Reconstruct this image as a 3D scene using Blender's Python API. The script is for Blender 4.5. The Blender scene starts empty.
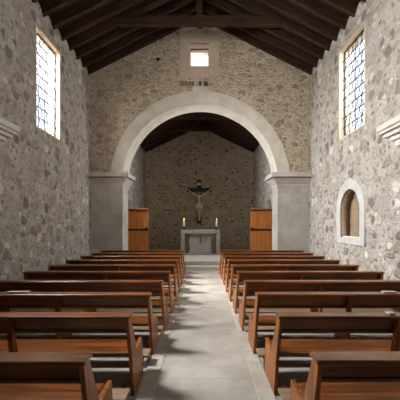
import bpy, bmesh, math, random
from mathutils import Vector, Matrix
random.seed(7)
C = bpy.context.scene.collection
PI = math.pi

# ------------------------------------------------------------------ helpers
def box(bm, x0, x1, y0, y1, z0, z1, bev=0.0):
    vs = [bm.verts.new((x, y, z)) for x in (x0, x1) for y in (y0, y1) for z in (z0, z1)]
    fs = [(0,1,3,2),(4,6,7,5),(0,4,5,1),(2,3,7,6),(0,2,6,4),(1,5,7,3)]
    faces = [bm.faces.new([vs[i] for i in f]) for f in fs]
    if bev:
        es = list({e for f in faces for e in f.edges})
        bmesh.ops.bevel(bm, geom=es, offset=bev, segments=1, affect='EDGES')
    return bm

def prism(bm, pts, lo, hi, axis='x', bev=0.0):
    """extrude a 2D outline along an axis; pts are the two other coordinates in order"""
    def P(a, b, t):
        return {'x': (t, a, b), 'y': (a, t, b), 'z': (a, b, t)}[axis]
    A = [bm.verts.new(P(a, b, lo)) for a, b in pts]
    B = [bm.verts.new(P(a, b, hi)) for a, b in pts]
    n = len(pts)
    faces = [bm.faces.new(A[::-1]), bm.faces.new(B)]
    for i in range(n):
        faces.append(bm.faces.new((A[i], A[(i+1) % n], B[(i+1) % n], B[i])))
    bmesh.ops.recalc_face_normals(bm, faces=faces)
    if bev:
        es = list({e for f in faces for e in f.edges})
        bmesh.ops.bevel(bm, geom=es, offset=bev, segments=1, affect='EDGES')
    return bm

def tube(bm, p0, p1, r, seg=8, r1=None):
    p0, p1 = Vector(p0), Vector(p1); d = p1 - p0
    m = Matrix.Translation((p0+p1)/2) @ d.to_track_quat('Z', 'Y').to_matrix().to_4x4()
    bmesh.ops.create_cone(bm, cap_ends=True, segments=seg, radius1=r, radius2=r if r1 is None else r1, depth=d.length, matrix=m)
    return bm

def lathe(bm, prof, loc, seg=20):
    x, y, z = loc
    rings = []
    for r, h in prof:
        rings.append([bm.verts.new((x+r*math.cos(2*PI*i/seg), y+r*math.sin(2*PI*i/seg), z+h)) for i in range(seg)])
    for a, b in zip(rings, rings[1:]):
        for i in range(seg):
            bm.faces.new((a[i], a[(i+1) % seg], b[(i+1) % seg], b[i]))
    bm.faces.new(rings[0][::-1]); bm.faces.new(rings[-1])
    return bm

def link(name, me, m, parent=None, smooth=False):
    o = bpy.data.objects.new(name, me); C.objects.link(o)
    if m: me.materials.append(m)
    if parent: o.parent = parent
    if smooth:
        for p in me.polygons: p.use_smooth = True
    return o

def obj(name, bm, m, parent=None, smooth=False):
    me = bpy.data.meshes.new(name)
    bmesh.ops.recalc_face_normals(bm, faces=bm.faces[:])
    bm.to_mesh(me); bm.free()
    return link(name, me, m, parent, smooth)

def struct(o):
    o['kind'] = 'structure'; return o

def thing(name, label, cat, loc=(0,0,0), rz=0, group=None):
    o = bpy.data.objects.new(name, None); C.objects.link(o)
    o.empty_display_size = 0.1
    o.location = loc; o.rotation_euler = (0, 0, rz)
    o['label'] = label; o['category'] = cat
    if group: o['group'] = group
    return o

def root(name):
    o = bpy.data.objects.new(name, None); C.objects.link(o); o['kind'] = 'structure'
    return o

def plate(outline, holes, lo, hi, axis):
    """a slab with holes: 2D outline filled, extruded between lo and hi along axis ('x': outline is (y,z); 'y': outline is (x,z))"""
    cu = bpy.data.curves.new('slab', 'CURVE'); cu.dimensions = '2D'; cu.fill_mode = 'BOTH'
    cu.extrude = (hi - lo)/2
    for loop in [outline] + holes:
        s = cu.splines.new('POLY'); s.points.add(len(loop)-1); s.use_cyclic_u = True
        for p, (a, b) in zip(s.points, loop): p.co = (a, b, 0, 1)
    o = bpy.data.objects.new('slab', cu); C.objects.link(o)
    dg = bpy.context.evaluated_depsgraph_get(); dg.update()
    me = bpy.data.meshes.new_from_object(o.evaluated_get(dg))
    bpy.data.objects.remove(o); bpy.data.curves.remove(cu)
    c = (lo+hi)/2
    if axis == 'x': M = Matrix(((0,0,1,c),(1,0,0,0),(0,1,0,0),(0,0,0,1)))
    else:           M = Matrix(((1,0,0,0),(0,0,1,c),(0,1,0,0),(0,0,0,1)))
    me.transform(M)
    bm = bmesh.new(); bm.from_mesh(me)
    bmesh.ops.remove_doubles(bm, verts=bm.verts, dist=1e-5)
    bmesh.ops.recalc_face_normals(bm, faces=bm.faces[:]); bm.to_mesh(me); bm.free()
    me.materials.clear()
    return me

def rect(a0, a1, b0, b1): return [(a0,b0),(a1,b0),(a1,b1),(a0,b1)]
def arched(a0, a1, b0, b1, n=14):
    r = (a1-a0)/2; c = (a0+a1)/2; s = b1-r
    return [(a0,b0),(a1,b0)] + [(c+r*math.cos(PI*i/n), s+r*math.sin(PI*i/n)) for i in range(n+1)]

# ------------------------------------------------------------------ materials
def srgb(r, g, b):
    f = lambda c: (c/255/12.92) if c/255 <= .04045 else ((c/255+.055)/1.055)**2.4
    return (f(r), f(g), f(b), 1)

class NT:
    def __init__(s, name):
        s.m = bpy.data.materials.new(name); s.m.use_nodes = True
        s.t = s.m.node_tree; s.b = s.t.nodes['Principled BSDF']
        s.b.inputs['Specular IOR Level'].default_value = .35
    def n(s, typ, **kw):
        x = s.t.nodes.new(typ)
        for k, v in kw.items():
            if hasattr(x, k) and k not in x.inputs: setattr(x, k, v)
            else: x.inputs[k].default_value = v
        return x
    def l(s, a, b): s.t.links.new(a, b)
    def coords(s, scale=(1,1,1), kind='Object'):
        tc = s.n('ShaderNodeTexCoord'); mp = s.n('ShaderNodeMapping')
        mp.inputs['Scale'].default_value = scale
        s.l(tc.outputs[kind], mp.inputs['Vector']); return mp.outputs['Vector']
    def math(s, op, a, b=None, clamp=False):
        x = s.n('ShaderNodeMath'); x.operation = op; x.use_clamp = clamp
        for i, v in enumerate((a, b)):
            if v is None: continue
            if isinstance(v, (int, float)): x.inputs[i].default_value = v
            else: s.l(v, x.inputs[i])
        return x.outputs[0]
    def noise(s, vec, scale, detail=4, rough=.55):
        x = s.n('ShaderNodeTexNoise'); x.inputs['Scale'].default_value = scale
        x.inputs['Detail'].default_value = detail; x.inputs['Roughness'].default_value = rough
        s.l(vec, x.inputs['Vector']); return x
    def ramp(s, fac, stops, interp='LINEAR'):
        x = s.n('ShaderNodeValToRGB'); cr = x.color_ramp; cr.interpolation = interp
        while len(cr.elements) < len(stops): cr.elements.new(.5)
        for e, (p, c) in zip(cr.elements, stops): e.position = p; e.color = c
        s.l(fac, x.inputs[0]); return x.outputs['Color']
    def mix(s, fac, a, b, mode='MIX'):
        x = s.n('ShaderNodeMix'); x.data_type = 'RGBA'; x.blend_type = mode
        for i, v in ((0, fac), (6, a), (7, b)):
            if isinstance(v, (int, float)): x.inputs[i].default_value = v
            elif isinstance(v, tuple): x.inputs[i].default_value = v
            else: s.l(v, x.inputs[i])
        return x.outputs[2]
    def smooth(s, v, lo, hi):
        x = s.n('ShaderNodeMapRange'); x.interpolation_type = 'SMOOTHSTEP'
        for k, q in (('From Min', lo), ('From Max', hi)):
            if isinstance(q, (int, float)): x.inputs[k].default_value = q
            else: s.l(q, x.inputs[k])
        s.l(v, x.inputs['Value']); return x.outputs[0]
    def warp(s, vec, scale, amt):
        nz = s.noise(vec, scale, 3)
        a = s.n('ShaderNodeVectorMath'); a.operation = 'SUBTRACT'; s.l(nz.outputs['Color'], a.inputs[0]); a.inputs[1].default_value = (.5,.5,.5)
        b = s.n('ShaderNodeVectorMath'); b.operation = 'SCALE'; s.l(a.outputs[0], b.inputs[0]); b.inputs['Scale'].default_value = amt
        c = s.n('ShaderNodeVectorMath'); c.operation = 'ADD'; s.l(vec, c.inputs[0]); s.l(b.outputs[0], c.inputs[1])
        return c.outputs[0]
    def bump(s, h, strength=.5, dist=.02):
        x = s.n('ShaderNodeBump'); x.inputs['Strength'].default_value = strength; x.inputs['Distance'].default_value = dist
        s.l(h, x.inputs['Height']); s.l(x.outputs[0], s.b.inputs['Normal'])
    def color(s, c):
        if isinstance(c, tuple): s.b.inputs['Base Color'].default_value = c
        else: s.l(c, s.b.inputs['Base Color'])
    def rough(s, v):
        if isinstance(v, (int, float)): s.b.inputs['Roughness'].default_value = v
        else: s.l(v, s.b.inputs['Roughness'])

def rubble(name, plane, mortar, stones, big=3.0, small=6.5, dens=.62, dens2=.5, squash=(1,1,1.15), bump=.7, rmin=.20, rmax=.30, joint_shade=.45):
    k = NT(name); v0 = k.coords(squash); v3 = k.warp(k.warp(v0, 4.0, .2), 12.0, .07)
    sx = k.n('ShaderNodeSeparateXYZ'); k.l(v3, sx.inputs[0]); cb = k.n('ShaderNodeCombineXYZ')
    k.l(sx.outputs[1 if plane == 'x' else 0], cb.inputs[0]); k.l(sx.outputs[2], cb.inputs[1]); v = cb.outputs[0]
    def layer(scale, dn, off):
        vm = k.n('ShaderNodeVectorMath'); vm.operation = 'ADD'; k.l(v, vm.inputs[0]); vm.inputs[1].default_value = off
        vo = k.n('ShaderNodeTexVoronoi'); vo.voronoi_dimensions = '2D'; vo.inputs['Scale'].default_value = scale; vo.inputs['Randomness'].default_value = .8
        k.l(vm.outputs[0], vo.inputs['Vector'])
        sp = k.n('ShaderNodeSeparateColor'); k.l(vo.outputs['Color'], sp.inputs[0])
        r = k.math('ADD', k.math('MULTIPLY', sp.outputs[0], rmax), rmin)
        inside = k.smooth(k.math('SUBTRACT', r, vo.outputs['Distance']), -.02, .10)
        pres = k.math('LESS_THAN', sp.outputs[1], dn)
        return k.math('MULTIPLY', inside, pres), sp.outputs[2]
    m1, c1 = layer(big, dens, (0,0,0)); m2, c2 = layer(small, dens2, (3.7,1.1,8.2))
    fine = k.noise(v0, 28, 6, .65); mid = k.noise(v0, 2.2, 4); grit = k.noise(v0, 9, 4)
    mo = k.mix(k.smooth(mid.outputs[0], .35, .65), mortar[0], mortar[1])
    mo = k.mix(k.math('MULTIPLY', k.smooth(grit.outputs[0], .56, .70), .55), mo, mortar[2])
    s1 = k.ramp(c1, stones, 'CONSTANT'); s2 = k.ramp(c2, stones, 'CONSTANT')
    rg = k.noise(v0, 13, 5, .7); sv = k.math('ADD', k.math('ADD', k.math('MULTIPLY', fine.outputs[0], .9), k.math('MULTIPLY', rg.outputs[0], .9)), .1)
    gray = k.n('ShaderNodeCombineColor')
    for i in range(3): k.l(sv, gray.inputs[i])
    c = k.mix(k.math('MULTIPLY', m2, .85), mo, s2)
    c = k.mix(k.math('MULTIPLY', m1, .88), c, s1)
    c = k.mix(.8, c, gray.outputs[0], 'MULTIPLY')
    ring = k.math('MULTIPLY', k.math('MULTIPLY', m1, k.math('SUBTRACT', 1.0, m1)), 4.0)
    c = k.mix(k.math('MULTIPLY', k.math('MULTIPLY', ring, k.smooth(grit.outputs[0], .42, .6)), joint_shade), c, tuple(x*.35 for x in mortar[2][:3])+(1,))  # joint shading painted as a patchy dark ring round the stones
    k.color(c); k.rough(.93); k.b.inputs['Specular IOR Level'].default_value = .15
    h = k.math('ADD', k.math('MULTIPLY', k.math('MAXIMUM', m1, k.math('MULTIPLY', m2, .6)), .55),
               k.math('ADD', k.math('MULTIPLY', rg.outputs[0], .7), k.math('MULTIPLY', grit.outputs[0], .5)))
    k.bump(h, bump, .06)
    return k.m

def coursed(name, stones, joint, scale=3.2, squash=(1,1,1.9)):
    """dense irregular masonry: cells with joints between them"""
    k = NT(name); v0 = k.coords(squash); v = k.warp(v0, 3.0, .18)
    vo = k.n('ShaderNodeTexVoronoi'); vo.inputs['Scale'].default_value = scale; vo.inputs['Randomness'].default_value = .8; k.l(v, vo.inputs['Vector'])
    ve = k.n('ShaderNodeTexVoronoi'); ve.feature = 'DISTANCE_TO_EDGE'; ve.inputs['Scale'].default_value = scale; ve.inputs['Randomness'].default_value = .8; k.l(v, ve.inputs['Vector'])
    sp = k.n('ShaderNodeSeparateColor'); k.l(vo.outputs['Color'], sp.inputs[0])
    fine = k.noise(v0, 22, 6, .65); grit = k.noise(v0, 7, 4); mid = k.noise(v0, 1.3, 3)
    st = k.ramp(sp.outputs[0], stones, 'CONSTANT')
    jm = k.smooth(ve.outputs['Distance'], .015, .11)
    c = k.mix(jm, joint, st)
    gaps = k.math('MULTIPLY', k.smooth(grit.outputs[0], .60, .70), k.math('SUBTRACT', 1.0, jm))
    c = k.mix(k.math('MULTIPLY', gaps, .9), c, srgb(96,78,60))
    sv = k.math('ADD', k.math('MULTIPLY', fine.outputs[0], .8), .6)
    gray = k.n('ShaderNodeCombineColor')
    for i in range(3): k.l(sv, gray.inputs[i])
    c = k.mix(.8, c, gray.outputs[0], 'MULTIPLY')
    k.color(c); k.rough(.93); k.b.inputs['Specular IOR Level'].default_value = .15
    h = k.math('ADD', k.math('MULTIPLY', jm, .6), k.math('ADD', k.math('MULTIPLY', fine.outputs[0], .4), k.math('MULTIPLY', grit.outputs[0], .6)))
    k.bump(h, .8, .05)
    return k.m

def plain_stone(name, a, b, scale=3, bump=.25, joints=None, rough=.85):
    """smooth dressed stone; joints = (block width, block height, axis) draws ashlar joints"""
    k = NT(name); v = k.coords()
    n1 = k.noise(v, scale, 5, .6); n2 = k.noise(v, scale*11, 5, .6)
    c = k.mix(k.smooth(n1.outputs[0], .3, .7), a, b)
    c = k.mix(k.math('MULTIPLY', k.smooth(n2.outputs[0], .55, .75), .35), c, tuple(x*.6 for x in a[:3])+(1,))
    h = k.math('ADD', k.math('MULTIPLY', n1.outputs[0], .5), k.math('MULTIPLY', n2.outputs[0], .5))
    if joints:
        bw, bh, ax = joints
        sx = k.n('ShaderNodeSeparateXYZ'); k.l(v, sx.inputs[0]); cb = k.n('ShaderNodeCombineXYZ')
        if ax == 'floor': k.l(k.math('ADD', sx.outputs[0], 12.0), cb.inputs[0]); k.l(sx.outputs[1], cb.inputs[1])
        else:
            k.l(k.math('ADD', sx.outputs[0], sx.outputs[1]), cb.inputs[0]); k.l(sx.outputs[2], cb.inputs[1])
        br = k.n('ShaderNodeTexBrick'); k.l(cb.outputs[0], br.inputs['Vector'])
        br.inputs['Scale'].default_value = 1; br.inputs['Brick Width'].default_value = bw; br.inputs['Row Height'].default_value = bh
        br.inputs['Mortar Size'].default_value = .007; br.inputs['Mortar Smooth'].default_value = .4
        br.inputs['Color1'].default_value = (.88,.88,.88,1); br.inputs['Color2'].default_value = (1,1,1,1); br.inputs['Mortar'].default_value = (.72,.7,.68,1)
        c = k.mix(1.0, c, br.outputs['Color'], 'MULTIPLY')
        h = k.math('SUBTRACT', h, k.math('MULTIPLY', br.outputs['Fac'], .6))
    k.color(c); k.rough(rough); k.b.inputs['Specular IOR Level'].default_value = .25
    k.bump(h, bump, .02)
    return k.m

def wood(name, dark, light, axis='x', rough=.34, grain=26, spec=.5, bump=.12, coat=0.0, rand=True):
    k = NT(name)
    sc = {'x': (1.2, grain, grain), 'y': (grain, 1.2, grain), 'z': (grain, grain, 1.2)}[axis]
    tc = k.n('ShaderNodeTexCoord'); vec = tc.outputs['Object']
    if rand:
        oi = k.n('ShaderNodeObjectInfo'); a = k.n('ShaderNodeVectorMath'); a.operation = 'ADD'
        sc2 = k.math('MULTIPLY', oi.outputs['Random'], 17.0)
        k.l(vec, a.inputs[0]); k.l(sc2, a.inputs[1]); vec = a.outputs[0]
    mp = k.n('ShaderNodeMapping'); mp.inputs['Scale'].default_value = sc; k.l(vec, mp.inputs[0])
    n1 = k.noise(mp.outputs[0], 1.0, 5, .6)
    mp2 = k.n('ShaderNodeMapping'); mp2.inputs['Scale'].default_value = (2,2,2); k.l(vec, mp2.inputs[0])
    n2 = k.noise(mp2.outputs[0], 1.2, 3)
    c = k.mix(k.smooth(n1.outputs[0], .3, .72), dark, light)
    c = k.mix(k.math('MULTIPLY', k.smooth(n2.outputs[0], .4, .7), .45), c, dark)
    k.color(c); k.rough(k.math('ADD', k.math('MULTIPLY', n1.outputs[0], .18), rough-.08))
    k.b.inputs['Specular IOR Level'].default_value = spec
    if coat: k.b.inputs['Coat Weight'].default_value = coat; k.b.inputs['Coat Roughness'].default_value = .25
    k.bump(n1.outputs[0], bump, .006)
    return k.m

def plain(name, c, rough=.6, metal=0, emit=None, estr=0):
    k = NT(name); v = k.coords(); n1 = k.noise(v, 14, 4)
    k.color(k.mix(k.math('MULTIPLY', n1.outputs[0], .35), c, tuple(x*.65 for x in c[:3])+(1,)))
    k.rough(rough); k.b.inputs['Metallic'].default_value = metal
    if emit: k.b.inputs['Emission Color'].default_value = emit; k.b.inputs['Emission Strength'].default_value = estr
    return k.m

STONES = [(0, srgb(116,109,102)), (.07, srgb(156,144,128)), (.26, srgb(136,124,110)), (.38, srgb(178,168,154)), (.54, srgb(150,132,114)), (.66, srgb(132,126,119)), (.74, srgb(166,154,138)), (.88, srgb(206,200,190))]
M_side = rubble('rubble_masonry', 'x', (srgb(182,174,164), srgb(165,156,145), srgb(122,110,97)), STONES, 3.0, 6.2, .86, .6, rmin=.16, rmax=.30, bump=1.0, joint_shade=.2)
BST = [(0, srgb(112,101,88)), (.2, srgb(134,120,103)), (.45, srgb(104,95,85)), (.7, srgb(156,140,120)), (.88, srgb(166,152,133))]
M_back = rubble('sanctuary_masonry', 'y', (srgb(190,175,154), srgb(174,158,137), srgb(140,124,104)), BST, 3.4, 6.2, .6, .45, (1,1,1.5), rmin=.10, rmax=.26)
M_arch = rubble('coursed_masonry', 'y', (srgb(218,203,180), srgb(206,189,164), srgb(158,139,115)), [(0, srgb(200,182,157)), (.25, srgb(190,171,146)), (.45, srgb(212,196,172)), (.68, srgb(182,163,138)), (.88, srgb(160,144,124))], 3.1, 6.4, .95, .8, (1,1,1.7), 1.3, rmin=.2, rmax=.3, joint_shade=.8)
M_ashlar = plain_stone('ashlar', srgb(196,190,180), srgb(176,169,158), 1.6, .3, (.78, .40, 'wall'))
M_vouss = plain_stone('dressed_stone', srgb(222,213,197), srgb(204,195,178), 2.4, .3)
M_cap = plain_stone('moulded_stone', srgb(206,200,190), srgb(186,178,168), 3, .25)
M_plaster = plain_stone('window_plaster', srgb(196,178,155), srgb(182,165,143), 2.5, .2)
M_white = plain_stone('limewash', srgb(188,185,179), srgb(170,167,160), 3, .25)
M_reveal = plain_stone('limewash_reveal', srgb(232,218,190), srgb(220,205,176), 4, .4)
M_lintel = plain_stone('limed_lintel', srgb(208,186,152), srgb(188,164,130), 4, .3)
M_aisle = plain_stone('aisle_slabs', srgb(184,175,162), srgb(158,149,135), 1.5, .35, (60, 1.84, 'floor'), .62)
M_floor = plain_stone('nave_floor', srgb(164,157,147), srgb(146,138,127), 1.2, .3, None, .7)
M_kerb = plain_stone('kerb_stone', srgb(186,177,163), srgb(166,156,141), 4, .3, None, .75)
M_step = plain_stone('step_stone', srgb(176,170,160), srgb(158,152,142), 3, .3)
M_altar = plain_stone('altar_stone', srgb(150,144,134), srgb(134,127,117), 4, .15)
M_pew = wood('pew_varnish', srgb(76,40,15), srgb(156,88,35), 'x', .32, 24, coat=.35)
M_pewend = wood('pew_varnish_end', srgb(104,56,22), srgb(190,112,44), 'z', .38, 24)
M_kneel = wood('kneeler_board', srgb(126,100,76), srgb(160,134,106), 'x', .5, 20)
M_dark = wood('dark_wood', srgb(40,26,17), srgb(62,40,26), 'x', .5, 20)
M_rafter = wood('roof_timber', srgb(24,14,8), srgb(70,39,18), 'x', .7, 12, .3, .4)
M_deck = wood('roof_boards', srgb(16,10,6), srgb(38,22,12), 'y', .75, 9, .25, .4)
M_door = wood('door_planks', srgb(166,94,34), srgb(208,134,60), 'z', .5, 16)
M_iron = plain('black_iron', srgb(34,31,30), .55, .6)
M_lead = plain('lattice_metal', srgb(70,66,66), .6, .3)
M_cross = wood('cross_wood', srgb(26,18,14), srgb(44,31,24), 'z', .5, 20)
M_skin = plain('painted_flesh', srgb(240,206,178), .5)
M_cloth = plain('painted_cloth', srgb(244,236,220), .7)
M_hair = plain('painted_hair', srgb(48,32,24), .7)
M_title = plain('title_board', srgb(214,208,196), .7)
M_wax = plain('candle_wax', srgb(238,226,196), .45, 0, srgb(255,200,130), .06)
M_flame = plain('candle_flame', srgb(255,190,90), .5, 0, srgb(255,170,80), 6)
M_brass = plain('dark_brass', srgb(70,54,34), .4, .8)
M_paper = plain('paper', srgb(190,184,174), .7)
M_room = plain('side_room', srgb(120,112,104), .9)

# glass: clear, slightly milky leaded pane
k = NT('old_glass'); nt = k.t
tr = k.n('ShaderNodeBsdfTransparent'); tr.inputs[0].default_value = (.93,.95,.98,1)
gl = k.n('ShaderNodeBsdfGlossy'); gl.inputs['Roughness'].default_value = .1
mx = k.n('ShaderNodeMixShader'); mx.inputs[0].default_value = .05; k.l(tr.outputs[0], mx.inputs[1]); k.l(gl.outputs[0], mx.inputs[2])
k.l(mx.outputs[0], nt.nodes['Material Output'].inputs['Surface']); M_glass = k.m

# ------------------------------------------------------------------ dimensions (metres; the viewer stands at y=0, eye 1.75)
CX = -.09
XL, XR = -4.05, 3.87            # nave wall faces
TH = .32
YB, YA, YA2, YE = -4.0, 12.0, 12.9, 18.7      # rear wall, arch wall front/back, sanctuary end wall
EAVE = 7.0; TAN = .505; RD = .21              # rafter depth
W = (XR-XL)/2
CXC = -.17; WC = 3.05; EAVC = 5.62; TANC = .487   # sanctuary
ARCHR, ARCHO, SPR = 2.815, 3.27, 3.24
PLAT = .30

# ------------------------------------------------------------------ floors and steps
bm = bmesh.new(); box(bm, XL-TH, XR+TH, YB-.3, YA2, -.25, 0); struct(obj('floor', bm, M_floor))
bm = bmesh.new(); box(bm, -.49, .555, YB, 11.78, 0, .012); struct(obj('floor_aisle', bm, M_aisle))
for i, (a, b) in enumerate(((-.66, -.49), (.555, .72))):
    r = root('trim_%d' % (i+1)); y = YB
    while y < 11.7:
        ln = min(random.uniform(1.5, 2.1), 11.78-y)
        bm = bmesh.new(); box(bm, a, b, y+.003, y+ln-.003, 0, .02, .004)
        obj('kerb_block', bm, M_kerb, r); y += ln
bm = bmesh.new(); box(bm, CX-2.8, CX+2.8, 11.80, 12.2, 0, .15, .008); struct(obj('step', bm, M_step))
bm = bmesh.new()
box(bm, CX-2.8, CX+2.8, 12.18, YA2, 0, PLAT, .008); box(bm, CXC-WC-.6, CXC+WC+.6, YA2, YE, -.25, PLAT)
struct(obj('floor_sanctuary', bm, M_step))

# ------------------------------------------------------------------ nave side walls (scalloped mortar between the rafter feet)
RP = .555
rafters_y = [11.74 - RP*i for i in range(28) if 11.74-RP*i > YB+.1]
def wall_outline():
    pts = [(YB, 0), (YA, 0), (YA, EAVE-.02)]
    ys = [YA+.27] + rafters_y
    for a, b in zip(rafters_y, rafters_y[1:]):
        pts += [(a-.03, EAVE-.03)]
        for t in range(1, 8):
            yy = a-.05 + (b+.05-a+.05)*t/8
            pts.append((yy, EAVE-.0+.16*math.sin(PI*t/8)**.7))
        pts += [(b+.03, EAVE-.03)]
    pts += [(YB, EAVE-.02)]
    return pts
WL = [(8.02, 9.38), (3.3, 4.66), (-1.4, -.04)]
WR = [(7.85, 9.34), (3.3, 4.66), (-1.4, -.04)]
WZ0, WZ1 = 4.07, 6.56
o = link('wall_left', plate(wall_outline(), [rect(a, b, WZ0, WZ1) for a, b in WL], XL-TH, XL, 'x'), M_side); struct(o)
niche = arched(8.08, 9.24, 1.33, 2.62)
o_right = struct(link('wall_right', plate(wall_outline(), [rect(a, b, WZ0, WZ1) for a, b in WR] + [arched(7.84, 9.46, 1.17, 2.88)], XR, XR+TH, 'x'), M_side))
# niche: surround, lining and back
nr = root('trim_3'); M_niche = plain_stone('niche_stone', srgb(150,128,104), srgb(126,106,86), 3, .5, (.6,.42,'wall'))
sur = arched(7.84, 9.46, 1.17, 2.88)
link('niche_jamb', plate(sur, [niche], XR+.021, XR+.268, 'x'), M_niche, nr)
link('niche_surround', plate(sur, [niche], XR-.03, XR+.02, 'x'), M_white, nr)
bm = bmesh.new(); box(bm, XR+.27, XR+.45, 7.84, 9.46, 1.17, 2.88)
obj('niche_back', bm, M_niche, nr)
bm = bmesh.new(); box(bm, XR+.05, XR+.26, 8.1, 9.22, 1.33, 1.36, .006); obj('niche_ledge', bm, M_vouss, nr)
# rear wall behind the viewer
ra = [(XL-TH,0),(XR+TH,0),(XR+TH,EAVE-.2),(CX,EAVE+TAN*W+.2),(XL-TH,EAVE-.2)]
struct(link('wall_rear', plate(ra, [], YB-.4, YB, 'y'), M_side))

# ------------------------------------------------------------------ arch wall, piers, capitals, voussoirs
n = 40
arc = [(CX+ARCHO*math.cos(PI*i/n), SPR+ARCHO*math.sin(PI*i/n)) for i in range(n+1)]   # right springing to left
gx = W+TH
outline = [(XR+TH, SPR)] + [(XR+TH, EAVE+.11), (XR, EAVE+.27), (CX, EAVE+TAN*W+.27), (XL, EAVE+.27), (XL-TH, EAVE+.11), (XL-TH, SPR)] + arc[::-1]
FW = rect(CX-.38, CX+.34, 7.40, 8.24)
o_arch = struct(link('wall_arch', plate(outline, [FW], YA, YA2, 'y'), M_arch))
# a few dark stones set in a row above the keystone, and an iron hook
x = -.82; M_ds = [plain('dark_stone', srgb(74,64,54), .9), plain('brown_stone', srgb(132,112,88), .9), plain('pale_stone', srgb(186,172,150), .9)]
for wd, mi in ((.16,1), (.13,1), (.15,1), (.07,0), (.18,2), (.10,0), (.08,2), (.15,0)):
    bm = bmesh.new(); box(bm, x, x+wd-.012, YA-.012, YA+.05, 6.70+random.uniform(-.01,.02), 6.88+random.uniform(-.02,.01), .012); x += wd
    obj('inset_stone', bm, M_ds[mi], o_arch)
bm = bmesh.new(); box(bm, -1.70, -1.53, YA-.05, YA+.05, 7.64, 7.70, .008); box(bm, -1.64, -1.59, YA-.05, YA+.02, 7.57, 7.66, .008)
obj('iron_hook', bm, M_iron, o_arch)

ring = root('trim_4'); NV = 19
for i in range(NV):
    a0, a1 = PI*i/NV, PI*(i+1)/NV
    g = .0009
    key = (i == NV//2)
    ro = ARCHO + (.14 if key else 0); pts = []
    for t in range(5): a = a0+g+(a1-a0-2*g)*t/4; pts.append((CX+ARCHR*math.cos(a), SPR+ARCHR*math.sin(a)))
    for t in range(4, -1, -1): a = a0+g+(a1-a0-2*g)*t/4; pts.append((CX+ro*math.cos(a), SPR+ro*math.sin(a)))
    bm = bmesh.new(); prism(bm, pts, YA-.025, YA2+.02, 'y')
    obj('keystone' if key else 'voussoir', bm, M_vouss, ring)

def capital(x_in, sgn, x_wall):
    """moulded impost: stepped and curved profile, returned round the inner corner. sgn=+1: inner side faces +x"""
    prof = [(.035, -.17), (.035, -.12), (.015, -.118), (.015,-.09), (.06, -.088), (.10, -.03), (.16,.03), (.19,.05), (.19,.075), (.09,.077), (.09,.128), (.26,.13), (.26,.275), (.24,.29)]
    bm = bmesh.new(); loops = []
    for p, h in prof:
        xi = x_in + sgn*p; z = SPR+h
        loops.append([bm.verts.new(q) for q in ((x_wall, YA-p, z), (xi, YA-p, z), (xi, YA2+p*.4, z), (x_wall, YA2+p*.4, z))])
    for a, b in zip(loops, loops[1:]):
        for i in range(4): bm.faces.new((a[i], a[(i+1) % 4], b[(i+1) % 4], b[i]))
    bm.faces.new(loops[0][::-1]); bm.faces.new(loops[-1])
    return bm
xl, xr = CX-ARCHR, CX+ARCHR
for nm, xi, sg, xw in (('pillar_left', xl, 1, XL), ('pillar_right', xr, -1, XR)):
    bm = bmesh.new(); box(bm, min(xi, xw)-(TH if sg > 0 else 0), max(xi, xw)+(TH if sg < 0 else 0), YA, YA2, 0, SPR-.0, .006)
    p = struct(obj(nm, bm, M_ashlar))
    obj('capital', capital(xi, sg, xw), M_cap, p)

# ------------------------------------------------------------------ imposts on the side walls near the viewer
for i, (xw, sg) in enumerate(((XL, 1), (XR, -1))):
    bm = bmesh.new()
    for p, z0, z1, e in ((.27, 3.60, 3.72, 6.84), (.235, 3.565, 3.60, 6.79), (.25, 3.53, 3.565, 6.8), (.19, 3.45, 3.53, 6.72), (.12, 3.36, 3.45, 6.62), (.07, 3.24, 3.36, 6.52)):
        a, b = sorted((xw-sg*.05, xw+sg*p)); box(bm, a, b, 12.0-e-.4, e, z0, z1, .01)
    struct(obj('trim_%d' % (5+i), bm, M_cap))

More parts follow.
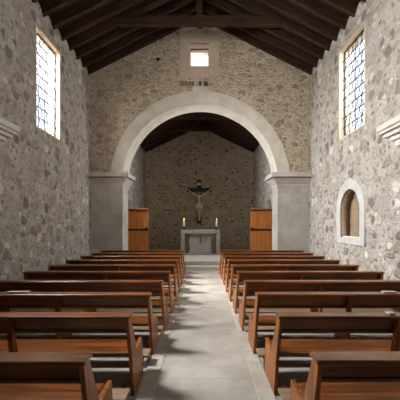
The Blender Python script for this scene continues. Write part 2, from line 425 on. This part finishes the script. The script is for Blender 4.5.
# ------------------------------------------------------------------ windows
def side_window(nm, xw, sg, ya, yb):
    """sg=+1: wall face looks towards +x. Glass set 0.2 m back."""
    r = root(nm); d = .14
    xg = xw - sg*d
    # limewashed lining of the opening (jambs, head) and sloping sill
    bm = bmesh.new(); t = .03
    a, b = sorted((xw-sg*(TH-.01), xw+sg*.004))
    box(bm, a, b, ya-.001, ya+t, WZ0, WZ1); box(bm, a, b, yb-t, yb+.001, WZ0, WZ1)
    obj('reveal', bm, M_reveal, r)
    bm = bmesh.new(); box(bm, a, b, ya, yb, WZ1-t, WZ1+.001); obj('lintel', bm, M_lintel, r)
    bm = bmesh.new(); prism(bm, [(xw-sg*(TH-.01), WZ0-.001), (xw+sg*.004, WZ0-.001), (xw+sg*.004, WZ0+.02), (xw-sg*(TH-.01), WZ0+.10)], ya+t, yb-t, 'y')
    obj('window_sill', bm, M_reveal, r)
    y0, y1, z0, z1 = ya+t, yb-t, WZ0+.06, WZ1-t
    bm = bmesh.new(); f = .035; a, b = xg-.02, xg+.02
    box(bm, a, b, y0, y0+f, z0, z1); box(bm, a, b, y1-f, y1, z0, z1); box(bm, a, b, y0+f, y1-f, z0, z0+f); box(bm, a, b, y0+f, y1-f, z1-f, z1)
    fr = obj('window_frame', bm, M_lead, r)
    bm = bmesh.new(); box(bm, xg-.003-sg*.015, xg+.003-sg*.015, y0+.01, y1-.01, z0+.01, z1-.01); obj('pane', bm, M_glass, r)
    # iron grille: level bars, with a diamond lattice behind
    bm = bmesh.new(); nb = 8
    for i in range(1, nb+1):
        z = z0 + (z1-z0)*i/(nb+1); tube(bm, (xg+sg*.035, y0, z), (xg+sg*.035, y1, z), .014, 6)
    for i in range(1, 4):
        y = y0 + (y1-y0)*i/4; tube(bm, (xg+sg*.03, y, z0), (xg+sg*.03, y, z1), .009, 6)
    obj('grille', bm, M_iron, r)
    bm = bmesh.new(); wy, hz = y1-y0, z1-z0; sl = 2.0; st = .25
    for sgn in (1, -1):
        c = -hz/sl
        while c < wy + hz/sl:
            # line y = y0 + c + sgn*(z-z0)/sl
            t0, t1 = 0.0, hz
            ends = []
            za, zb = sorted(((-c)*sl*sgn, (wy-c)*sl*sgn)); t0, t1 = max(0, za), min(hz, zb)
            if t1 - t0 > .05:
                tube(bm, (xg, y0+c+sgn*t0/sl, z0+t0), (xg, y0+c+sgn*t1/sl, z0+t1), .0085, 5)
            c += st
    obj('diamond_lattice', bm, M_lead, r)
    return r
for i, (a, b) in enumerate(WL): side_window('window_%d' % (i+1), XL, 1, a, b)
for i, (a, b) in enumerate(WR): side_window('window_%d' % (i+4), XR, -1, a, b)

# small window in the gable
r = root('window_7'); (ax, az), (bx_, bz) = FW[0], FW[2]
link('plaster_surround', plate(rect(CX-.73, CX+.70, 6.98, 8.60), [FW], YA-.03, YA, 'y'), M_plaster, r)
bm = bmesh.new(); t = .012; box(bm, ax, ax+t, YA-.02, YA+.62, az, bz); box(bm, bx_-t, bx_, YA-.02, YA+.62, az, bz); box(bm, ax+t, bx_-t, YA-.02, YA+.62, az, az+t)
obj('reveal', bm, M_reveal, r)
bm = bmesh.new(); box(bm, ax+t, bx_-t, YA-.01, YA+.6, bz-.03, bz); obj('wooden_lintel', bm, wood('lintel_wood', srgb(92,64,40), srgb(128,92,58), 'x', .7, 14), r)
bm = bmesh.new(); y = YA+.36; f = .022
box(bm, ax+t, ax+t+f, y, y+.03, az+t, bz-.03); box(bm, bx_-t-f, bx_-t, y, y+.03, az+t, bz-.03); box(bm, ax+t+f, bx_-t-f, y, y+.03, az+t, az+t+f); box(bm, ax+t+f, bx_-t-f, y, y+.03, bz-.03-f, bz-.03)
obj('window_frame', bm, M_lead, r)
bm = bmesh.new(); box(bm, ax+t+f, bx_-t-f, y+.012, y+.018, az+t+f, bz-.03-f); obj('pane', bm, M_glass, r)

# ------------------------------------------------------------------ roofs
def roof(nm, cx, w, eave, tan, y0, y1, ys, over, collars, rd=RD, rw=.13):
    ang = math.atan(tan); cs = math.cos(ang)
    bm = bmesh.new()
    zt = lambda d: eave + tan*(w-d) + rd/cs
    pts = [(cx-w-over, zt(w+over)), (cx, zt(0)), (cx+w+over, zt(w+over)), (cx+w+over, zt(w+over)+.12), (cx, zt(0)+.12), (cx-w-over, zt(w+over)+.12)]
    prism(bm, pts, y0, y1, 'y')
    c = struct(obj(nm, bm, M_deck))
    Lr = (w+over-.02)/cs
    for s in (-1, 1):
        bm = bmesh.new(); box(bm, 0, Lr, -rw/2, rw/2, 0, rd, .01)
        me = bpy.data.meshes.new('rafter'); bm.to_mesh(me); bm.free(); me.materials.append(M_rafter)
        for yy in ys:
            o = bpy.data.objects.new('rafter', me); C.objects.link(o); o.parent = c
            # local x runs from the eave up to the ridge
            rot = Matrix.Rotation(0 if s < 0 else PI, 4, 'Z') @ Matrix.Rotation(-ang, 4, 'Y')
            ex = cx + s*(w+over-.02); ez = eave - tan*(over-.02)
            o.matrix_local = Matrix.Translation((ex, yy + random.uniform(-.02,.02), ez)) @ rot
    zr = eave + tan*w
    bm = bmesh.new(); box(bm, cx-.09, cx+.09, y0+.02, y1-.2, zr-.24, zr+.04, .01); obj('ridge_beam', bm, wood_ridge, c)
    for yy, zc in collars:
        half = w - (zc+.02-eave)/tan
        bm = bmesh.new(); box(bm, cx-half, cx+half, yy-.09, yy+.09, zc, zc+.29, .012); obj('collar_beam', bm, M_rafter, c)
        bm = bmesh.new(); box(bm, cx-.10, cx+.10, yy-.08, yy+.08, zc+.29, zr-.22, .01); obj('king_post', bm, M_rafter, c)
    return c
wood_ridge = wood('ridge_timber', srgb(40,26,16), srgb(70,45,27), 'y', .7, 12, .3, .4)
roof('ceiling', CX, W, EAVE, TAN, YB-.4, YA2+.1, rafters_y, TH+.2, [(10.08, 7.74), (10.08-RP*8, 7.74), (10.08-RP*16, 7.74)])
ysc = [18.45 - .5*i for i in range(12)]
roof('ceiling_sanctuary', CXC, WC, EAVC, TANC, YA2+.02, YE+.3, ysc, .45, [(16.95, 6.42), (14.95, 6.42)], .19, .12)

# ------------------------------------------------------------------ sanctuary walls, doors
DY0, DY1, DZ1 = 13.72, 15.0, 2.74
xa, xb = CXC-WC, CXC+WC
hole = arched(DY0, DY1, PLAT, DZ1); SW = rect(13.0, 13.65, 3.0, 4.5)
so = [(YA2, 0), (YE, 0), (YE, EAVC+.18), (YA2, EAVC+.18)]
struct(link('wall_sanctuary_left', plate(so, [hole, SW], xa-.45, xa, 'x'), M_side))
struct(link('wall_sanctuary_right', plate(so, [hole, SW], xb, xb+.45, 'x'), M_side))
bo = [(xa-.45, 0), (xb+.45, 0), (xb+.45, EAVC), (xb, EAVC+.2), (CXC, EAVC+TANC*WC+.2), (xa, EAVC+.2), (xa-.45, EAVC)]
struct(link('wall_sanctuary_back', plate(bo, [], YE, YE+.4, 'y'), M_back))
for nm, x0, x1, xo in (('wall_sacristy_left', xa-2.2, xa-.45, 0), ('wall_sacristy_right', xb+.45, xb+2.2, 1)):   # closed side rooms beyond the doorways
    bm = bmesh.new()
    box(bm, x0, x1, 13.0, 13.1, 0, 3.2); box(bm, x0, x1, 15.5, 15.6, 0, 3.2); box(bm, x0, x1, 13.1, 15.5, 3.1, 3.2); box(bm, x0, x1, 13.1, 15.5, .2, PLAT)
    if xo: box(bm, x1-.1, x1, 13.1, 15.5, PLAT, 3.1)
    else:  box(bm, x0, x0+.1, 13.1, 15.5, PLAT, 3.1)
    struct(obj(nm, bm, M_room))

for i, x in enumerate((xa-.2, xb+.2)):            # narrow windows high beside the arch, unseen, added to light the sanctuary
    r = root('window_%d' % (8+i))
    bm = bmesh.new(); f = .04; a, b = x-.02, x+.02
    box(bm, a, b, 13.0, 13.0+f, 3.0, 4.5); box(bm, a, b, 13.65-f, 13.65, 3.0, 4.5); box(bm, a, b, 13.0+f, 13.65-f, 3.0, 3.0+f); box(bm, a, b, 13.0+f, 13.65-f, 4.5-f, 4.5)
    obj('window_frame', bm, M_lead, r)
    bm = bmesh.new(); box(bm, x-.003, x+.003, 13.0+f, 13.65-f, 3.0+f, 4.5-f); obj('pane', bm, M_glass, r)

def door(nm, xh, sg, deg, w):
    """plank leaf standing open into the sanctuary; hinge at (xh, 13.7), leaf reaching towards the centre"""
    r = root(nm); r.location = (xh, 13.68, PLAT+.01); r.rotation_euler = (0, 0, math.radians(deg))
    h = 2.0
    npl = 5
    for i in range(npl):
        a, b = sorted((sg*(w*i/npl+.002), sg*(w*(i+1)/npl-.002)))
        bm = bmesh.new(); box(bm, a, b, -.02, .02, 0, h, .004); obj('plank', bm, M_door, r)
    for z in (.12, 1.12, h-.07):
        bm = bmesh.new(); a, b = sorted((sg*.0, sg*w)); box(bm, a, b, -.045, -.02, z-.035, z+.035, .005)
        obj('iron_strap' if z != h-.07 else 'top_rail', bm, M_iron if z < 1.5 else wood_ridge, r)
    bm = bmesh.new(); a, b = sorted((sg*(w-.11), sg*(w-.03))); box(bm, a, b, -.065, -.045, 1.07, 1.22, .006)
    lk = obj('lock_plate', bm, M_iron, r)
    bm = bmesh.new(); tube(bm, (sg*(w-.07), -.065, 1.16), (sg*(w-.07), -.11, 1.16), .012); tube(bm, (sg*(w-.08), -.105, 1.16), (sg*(w-.18), -.105, 1.16), .011)
    obj('door_handle', bm, M_iron, r)
door('door_1', xa+.01, 1, 1.5, .97)
door('door_2', xb-.01, -1, -3, .88)

# ------------------------------------------------------------------ altar
AX = 200.4; ax0 = -.09
t = thing('altar', 'grey stone altar with two legs and a raised centre panel', 'altar', (-.09, 14.5, PLAT))
hw = .865
bm = bmesh.new(); box(bm, -hw-.02, hw+.02, -.03, .85, 0, .07, .006); obj('plinth', bm, M_altar, t)
bm = bmesh.new(); box(bm, -hw, hw, 0, .8, .93, 1.105, .01); obj('table_slab', bm, M_altar, t)
for s in (-1, 1):
    a, b = sorted((s*hw, s*(hw-.17))); bm = bmesh.new(); box(bm, a, b, .02, .78, .07, .93, .008); obj('leg', bm, M_altar, t)
bm = bmesh.new(); box(bm, -.48, .48, .10, .72, .20, .93, .008); box(bm, -.52, .52, .08, .74, .07, .2, .01)
cp = obj('centre_panel', bm, M_altar, t)
bm = bmesh.new()
box(bm, -.018, .018, .07, .105, .46, .80, .006); box(bm, -.045, .045, .072, .105, .60, .69, .01); bmesh.ops.create_uvsphere(bm, u_segments=10, v_segments=8, radius=.035, matrix=Matrix.Translation((0,.09,.80)))
obj('carved_emblem', bm, plain('carved_dark', srgb(88,78,66), .8), cp)

def candle(x, label):
    t = thing('candle', label, 'candle', (x, 14.75, PLAT+1.105), 0, 'altar candles')
    bm = bmesh.new(); lathe(bm, [(.075,0),(.08,.01),(.05,.03),(.025,.05),(.03,.08),(.06,.11),(.065,.125),(.05,.13)], (0,0,0)); obj('candle_holder', bm, M_brass, t, True)
    bm = bmesh.new(); lathe(bm, [(.046,.13),(.046,.39),(.042,.405),(.03,.398),(.005,.395)], (0,0,0)); obj('wax', bm, M_wax, t, True)
    bm = bmesh.new(); tube(bm, (0,0,.39), (0,0,.435), .004, 6); obj('wick', bm, M_iron, t)
    bm = bmesh.new(); lathe(bm, [(.004,.425),(.017,.445),(.019,.465),(.010,.50),(.002,.53)], (0,0,0), 12); obj('flame', bm, M_flame, t, True)
    li = bpy.data.lights.new('candle_glow', 'POINT'); li.energy = 3.0; li.color = (1,.62,.28); li.shadow_soft_size = .03
    lo = bpy.data.objects.new('candle_glow', li); C.objects.link(lo); lo.location = (x, 14.75, PLAT+1.105+.48)
candle((184-202.5)*14.75/330, 'lit white candle on the end of the altar away from the wall niche')
candle((216.6-202.5)*14.75/330, 'lit white candle on the end of the altar towards the wall niche')

# ------------------------------------------------------------------ crucifix
t = thing('hanging_crucifix', 'dark wooden crucifix with a pale carved figure on the sanctuary back wall', 'crucifix', (-.19, YE, 1.66))
bm = bmesh.new(); box(bm, -.135, .135, -.09, -.002, 0, 2.47, .008); obj('upright_beam', bm, M_cross, t)
bm = bmesh.new(); box(bm, -.69, .69, -.10, -.005, 1.78, 2.01, .008); obj('cross_beam', bm, M_cross, t)
bm = bmesh.new(); box(bm, -.13, .13, -.115, -.088, 2.16, 2.31, .006); obj('title_board', bm, M_title, t)
# carved body: skeleton skinned as one surface
J = {'pel':(0,-.17,1.08,.085,.07),'wai':(.015,-.165,1.22,.085,.065),'che':(.0,-.17,1.42,.115,.08),'nec0':(0,-.165,1.56,.07,.055),'nec':(0,-.175,1.63,.045,.045),'hd0':(.015,-.20,1.70,.066,.072),'hd1':(.03,-.215,1.81,.062,.07)}
E = [('pel','wai'),('wai','che'),('che','nec0'),('nec0','nec'),('nec','hd0'),('hd0','hd1')]
for s, q in ((-1,'l'),(1,'r')):
    J['sh'+q] = (s*.16,-.16,1.55,.055,.05); J['el'+q] = (s*.38,-.14,1.72,.038,.036); J['wr'+q] = (s*.57,-.125,1.865,.026,.024); J['ha'+q] = (s*.64,-.12,1.91,.03,.018)
    E += [('nec0','sh'+q),('sh'+q,'el'+q),('el'+q,'wr'+q),('wr'+q,'ha'+q)]
    J['hip'+q] = (s*.075,-.16,1.0,.08,.075); J['kn'+q] = (s*.055+.02,-.23,.66,.052,.05); J['cal'+q]=(s*.05+.01,-.18,.52,.047,.05); J['an'+q] = (s*.03,-.13,.28,.03,.032); J['toe'+q] = (s*.03,-.19,.15,.03,.022)
    E += [('pel','hip'+q),('hip'+q,'kn'+q),('kn'+q,'cal'+q),('cal'+q,'an'+q),('an'+q,'toe'+q)]
keys = list(J); idx = {kk: i for i, kk in enumerate(keys)}
me = bpy.data.meshes.new('figure'); me.from_pydata([J[kk][:3] for kk in keys], [(idx[a], idx[b]) for a, b in E], [])
fo = bpy.data.objects.new('figure', me); C.objects.link(fo)
sk = fo.modifiers.new('skin', 'SKIN'); fo.modifiers.new('sub', 'SUBSURF').levels = 2
for i, kk in enumerate(keys):
    me.skin_vertices[0].data[i].radius = tuple(1.22*q for q in J[kk][3:]); me.skin_vertices[0].data[i].use_root = (kk == 'pel')
dg = bpy.context.evaluated_depsgraph_get(); dg.update()
bme = bpy.data.meshes.new_from_object(fo.evaluated_get(dg)); bpy.data.objects.remove(fo)
bm = bmesh.new(); bm.from_mesh(bme)
for s in (-1, 1):                                   # fingers, thumb
    for j in range(4):
        p0 = Vector((s*(.655), -.125, 1.905+.012*(j-.5))); p1 = p0+Vector((s*(.03-.004*abs(j-1)), -.012, .022+.006*j)); p2 = p1+Vector((s*.012, -.02, .012))
        tube(bm, p0, p1, .009, 6); tube(bm, p1, p2, .008, 6, .006)
    tube(bm, (s*.63,-.125,1.925), (s*.625,-.14,1.97), .009, 6, .007)
bmesh.ops.create_cone(bm, cap_ends=True, segments=6, radius1=.016, radius2=.006, depth=.05, matrix=Matrix.Translation((.03,-.285,1.765)) @ Matrix.Rotation(.35, 4, 'X'))   # nose
body = obj('figure', bm, M_skin, t, True)
bm = bmesh.new(); prof = [(.152,.88),(.165,.96),(.16,1.05),(.148,1.12),(.14,1.14)]
rings = []
for r_, h in prof:
    rings.append([bm.verts.new((r_*math.cos(2*PI*i/20)*1.15+.005, -.168+r_*.82*math.sin(2*PI*i/20), h+.02*math.sin(3*2*PI*i/20))) for i in range(20)])
for a, b in zip(rings, rings[1:]):
    for i in range(20): bm.faces.new((a[i], a[(i+1) % 20], b[(i+1) % 20], b[i]))
bm.faces.new(rings[0][::-1]); bm.faces.new(rings[-1])
prism(bm, [(.13,1.1),(.21,1.08),(.20,.80),(.14,.82)], -.21, -.17, 'y', .008)
obj('loincloth', bm, M_cloth, t, True)
bm = bmesh.new(); bmesh.ops.create_uvsphere(bm, u_segments=14, v_segments=10, radius=.085, matrix=Matrix.Translation((.025,-.185,1.80)) @ Matrix.Diagonal((1,.95,1.05,1)))
bmesh.ops.create_uvsphere(bm, u_segments=10, v_segments=8, radius=.05, matrix=Matrix.Translation((.03,-.25,1.685)) @ Matrix.Diagonal((1,.7,1.1,1)))
for s in (-1, 1): tube(bm, (.02+s*.07,-.18,1.78), (.02+s*.075,-.19,1.60), .028, 8, .014)
obj('hair', bm, M_hair, t, True)

# ------------------------------------------------------------------ pews
PL = 2.73
def make_pew(length, sg):
    t = thing('pew', '-', 'pew')
    h = length/2; e = .038
    bm = bmesh.new(); box(bm, -h-.012, h+.012, -.16, 0, .782, .815, .006); obj('top_rail', bm, M_pew, t)
    prof = [(-.150,.78),(-.03,.78),(.125,.375),(.455,.395),(.40,0),(-.11,0),(-.10,.36)]
    for s in (-1, 1):
        a, b = sorted((s*h, s*(h-e))); bm = bmesh.new(); prism(bm, prof, a, b, 'x', .004)
        for v in bm.verts: v.co.x += s*.05*max(0, 1-v.co.z/.78)
        obj('end_panel', bm, M_pewend, t)
    # slanted back panel with a bottom rail
    bm = bmesh.new(); prism(bm, [(-.085,.781),(-.063,.781),(.0,.63),(-.022,.63)], -h+e, h-e, 'x'); obj('backrest', bm, M_pew, t)
    bm = bmesh.new(); prism(bm, [(-.036,.63),(.02,.63),(.028,.60),(-.028,.60)], -h+e, h-e, 'x', .003); obj('back_rail', bm, M_pew, t)
    bm = bmesh.new(); prism(bm, [(.03,.345),(.45,.34),(.45,.372),(.03,.377)], -h+e, h-e, 'x', .005); obj('seat', bm, M_pew, t)
    bm = bmesh.new(); prism(bm, [(-.125,.781),(-.088,.781),(-.03,.60),(.03,.378),(.03,.344),(.40,.34),(.34,0),(-.06,0),(-.06,.42)], -sg*(h-1.22)-.025, -sg*(h-1.22)+.025, 'x', .003); obj('middle_support', bm, M_pewend, t)
    bm = bmesh.new(); box(bm, -h-.04, h+.04, -.465, -.25, .125, .155, .005); kn = obj('kneeler', bm, M_kneel, t)
    for x in (-h+.05, 0, h-.05):
        bm = bmesh.new(); box(bm, x-.022, x+.022, -.455, -.40, 0, .124, .003); box(bm, x-.022, x+.022, -.40, -.131, .07, .124, .003); obj('kneeler_foot', bm, M_dark, kn)
    return t
def dup(r, loc):
    q = r.copy(); C.objects.link(q); q.location = loc
    for ch in list(r.children):
        c = ch.copy(); C.objects.link(c); c.parent = q
        for g in list(ch.children):
            d = g.copy(); C.objects.link(d); d.parent = c
    return q
protos = {-1: make_pew(PL, -1), 1: make_pew(PL, 1)}
XRt = [.785,.765,.715,.675,.665,.645,.635,.62,.615,.612]
XLt = [.80,.735,.69,.64,.622,.606,.608,.61,.614,.622]
ZZ  = [2.38,3.43,4.42,5.34,6.33,7.29,8.24,9.18,10.11,11.0]
ORD = ['last','ninth','eighth','seventh','sixth','fifth','fourth','third','second','first']
rnd = random.Random(3)
for side, xs, sg in (('across the aisle from the niche', XLt, -1), ('on the niche side of the aisle', XRt, 1)):
    for kx, (xe, y) in enumerate(zip(xs, ZZ)):
        loc = (sg*(xe+PL/2), y + rnd.uniform(-.012,.012), 0)
        q = protos[sg]
        if kx: q = dup(q, loc)
        else: q.location = loc
        q['label'] = 'varnished pew %s, %s row from the altar' % (side, ORD[kx] if kx else 'tenth and last')
        q['group'] = 'pews %s' % side

# booklets left on the pew rails
def booklet(x, y, w, d, rz, label):
    t = thing('booklet', label, 'booklet', (x, y, .816), rz, 'booklets on the pew rails')
    bm = bmesh.new(); box(bm, -w/2, w/2, -d/2, d/2, 0, .012); obj('pages', bm, M_paper, t)
    bm = bmesh.new(); box(bm, -w/2-.003, w/2+.003, -d/2-.003, d/2+.003, .012, .016, .0015); obj('cover', bm, M_paper, t)
booklet((19.5-202.5)*4.40/330, 4.37, .28, .07, 0, 'white booklet on the pew rail across the aisle from the niche')
booklet((387.5-202.5)*4.40/330, 4.37, .17, .07, .0, 'white booklet on the eighth-row pew rail, niche side')
booklet((390-202.5)*3.36/330, 3.36, .06, .08, 0, 'small white leaflet on the ninth-row pew rail, niche side')

# ------------------------------------------------------------------ light: overcast sky, and area lamps added outside the windows
w = bpy.data.worlds.new('World'); bpy.context.scene.world = w; w.use_nodes = True
bg = w.node_tree.nodes['Background']; bg.inputs[0].default_value = (.94,.965,1,1); bg.inputs[1].default_value = 2.4
def daylight_fill(x, y, z, sx, sy, rot, power, col=(1,.985,.965), spread=PI):
    li = bpy.data.lights.new('daylight_fill', 'AREA'); li.shape = 'RECTANGLE'; li.size = sx; li.size_y = sy; li.energy = power; li.color = col; li.spread = spread
    o = bpy.data.objects.new('daylight_fill', li); C.objects.link(o); o.location = (x, y, z); o.rotation_euler = rot
    return o
zc = (WZ0+WZ1)/2
daylight_fill(xa-.7, 13.33, 3.8, 1.4, .6, (0, math.radians(-78), 0), 520)  # lamps outside the added side windows, to brighten the sanctuary
daylight_fill(xb+.7, 13.33, 3.8, 1.4, .6, (0, math.radians(78), 0), 320)
for (a, b), p in zip(WL, (6000, 3400, 160)):
    daylight_fill(XL-TH-1.5, (a+b)/2-.1, zc+1.9, 2.0, 1.5, (0, math.radians(-52), 0), p)
for (a, b), p in zip(WR, (560, 220, 30)):
    daylight_fill(XR+TH+1.5, (a+b)/2-.1, zc+1.9, 2.0, 1.5, (0, math.radians(52), 0), p, (.93,.96,1))
for x, sg, a, p in ((XL-TH-.3, 1, WL[1], 1150), (XR+TH+.3, -1, WR[1], 300), (XL-TH-.3, 1, WL[0], 60), (XR+TH+.3, -1, WR[0], 50)):  # extra warm lamps aimed at the gable wall to brighten it
    o = daylight_fill(x, (a[0]+a[1])/2-.2, zc, 1.6, 1.1, (0,0,0), p, (1,.94,.86), 2.0)
    o.rotation_euler = Vector((sg, .8, .16)).to_track_quat('-Z', 'Y').to_euler()
daylight_fill((ax+bx_)/2, YA2+.3, 7.9, .7, .8, (math.radians(-90+10), 0, 0), 25)

# ------------------------------------------------------------------ camera
cd = bpy.data.cameras.new('camera'); cam = bpy.data.objects.new('camera', cd); C.objects.link(cam)
cam.location = (0, 0, 1.75); cam.rotation_euler = (PI/2, 0, 0)
cd.sensor_width = 36; cd.lens = 330/400*36; cd.shift_x = -2.5/400; cd.shift_y = 22/400; cd.clip_start = .05
s = bpy.context.scene; s.camera = cam
s.view_settings.view_transform = 'Standard'; s.view_settings.look = 'None'; s.view_settings.gamma = 1; s.view_settings.use_curve_mapping = False
s.view_settings.exposure = -0.32
s.cycles.use_denoising = True
s.cycles.max_bounces = 10; s.cycles.diffuse_bounces = 6
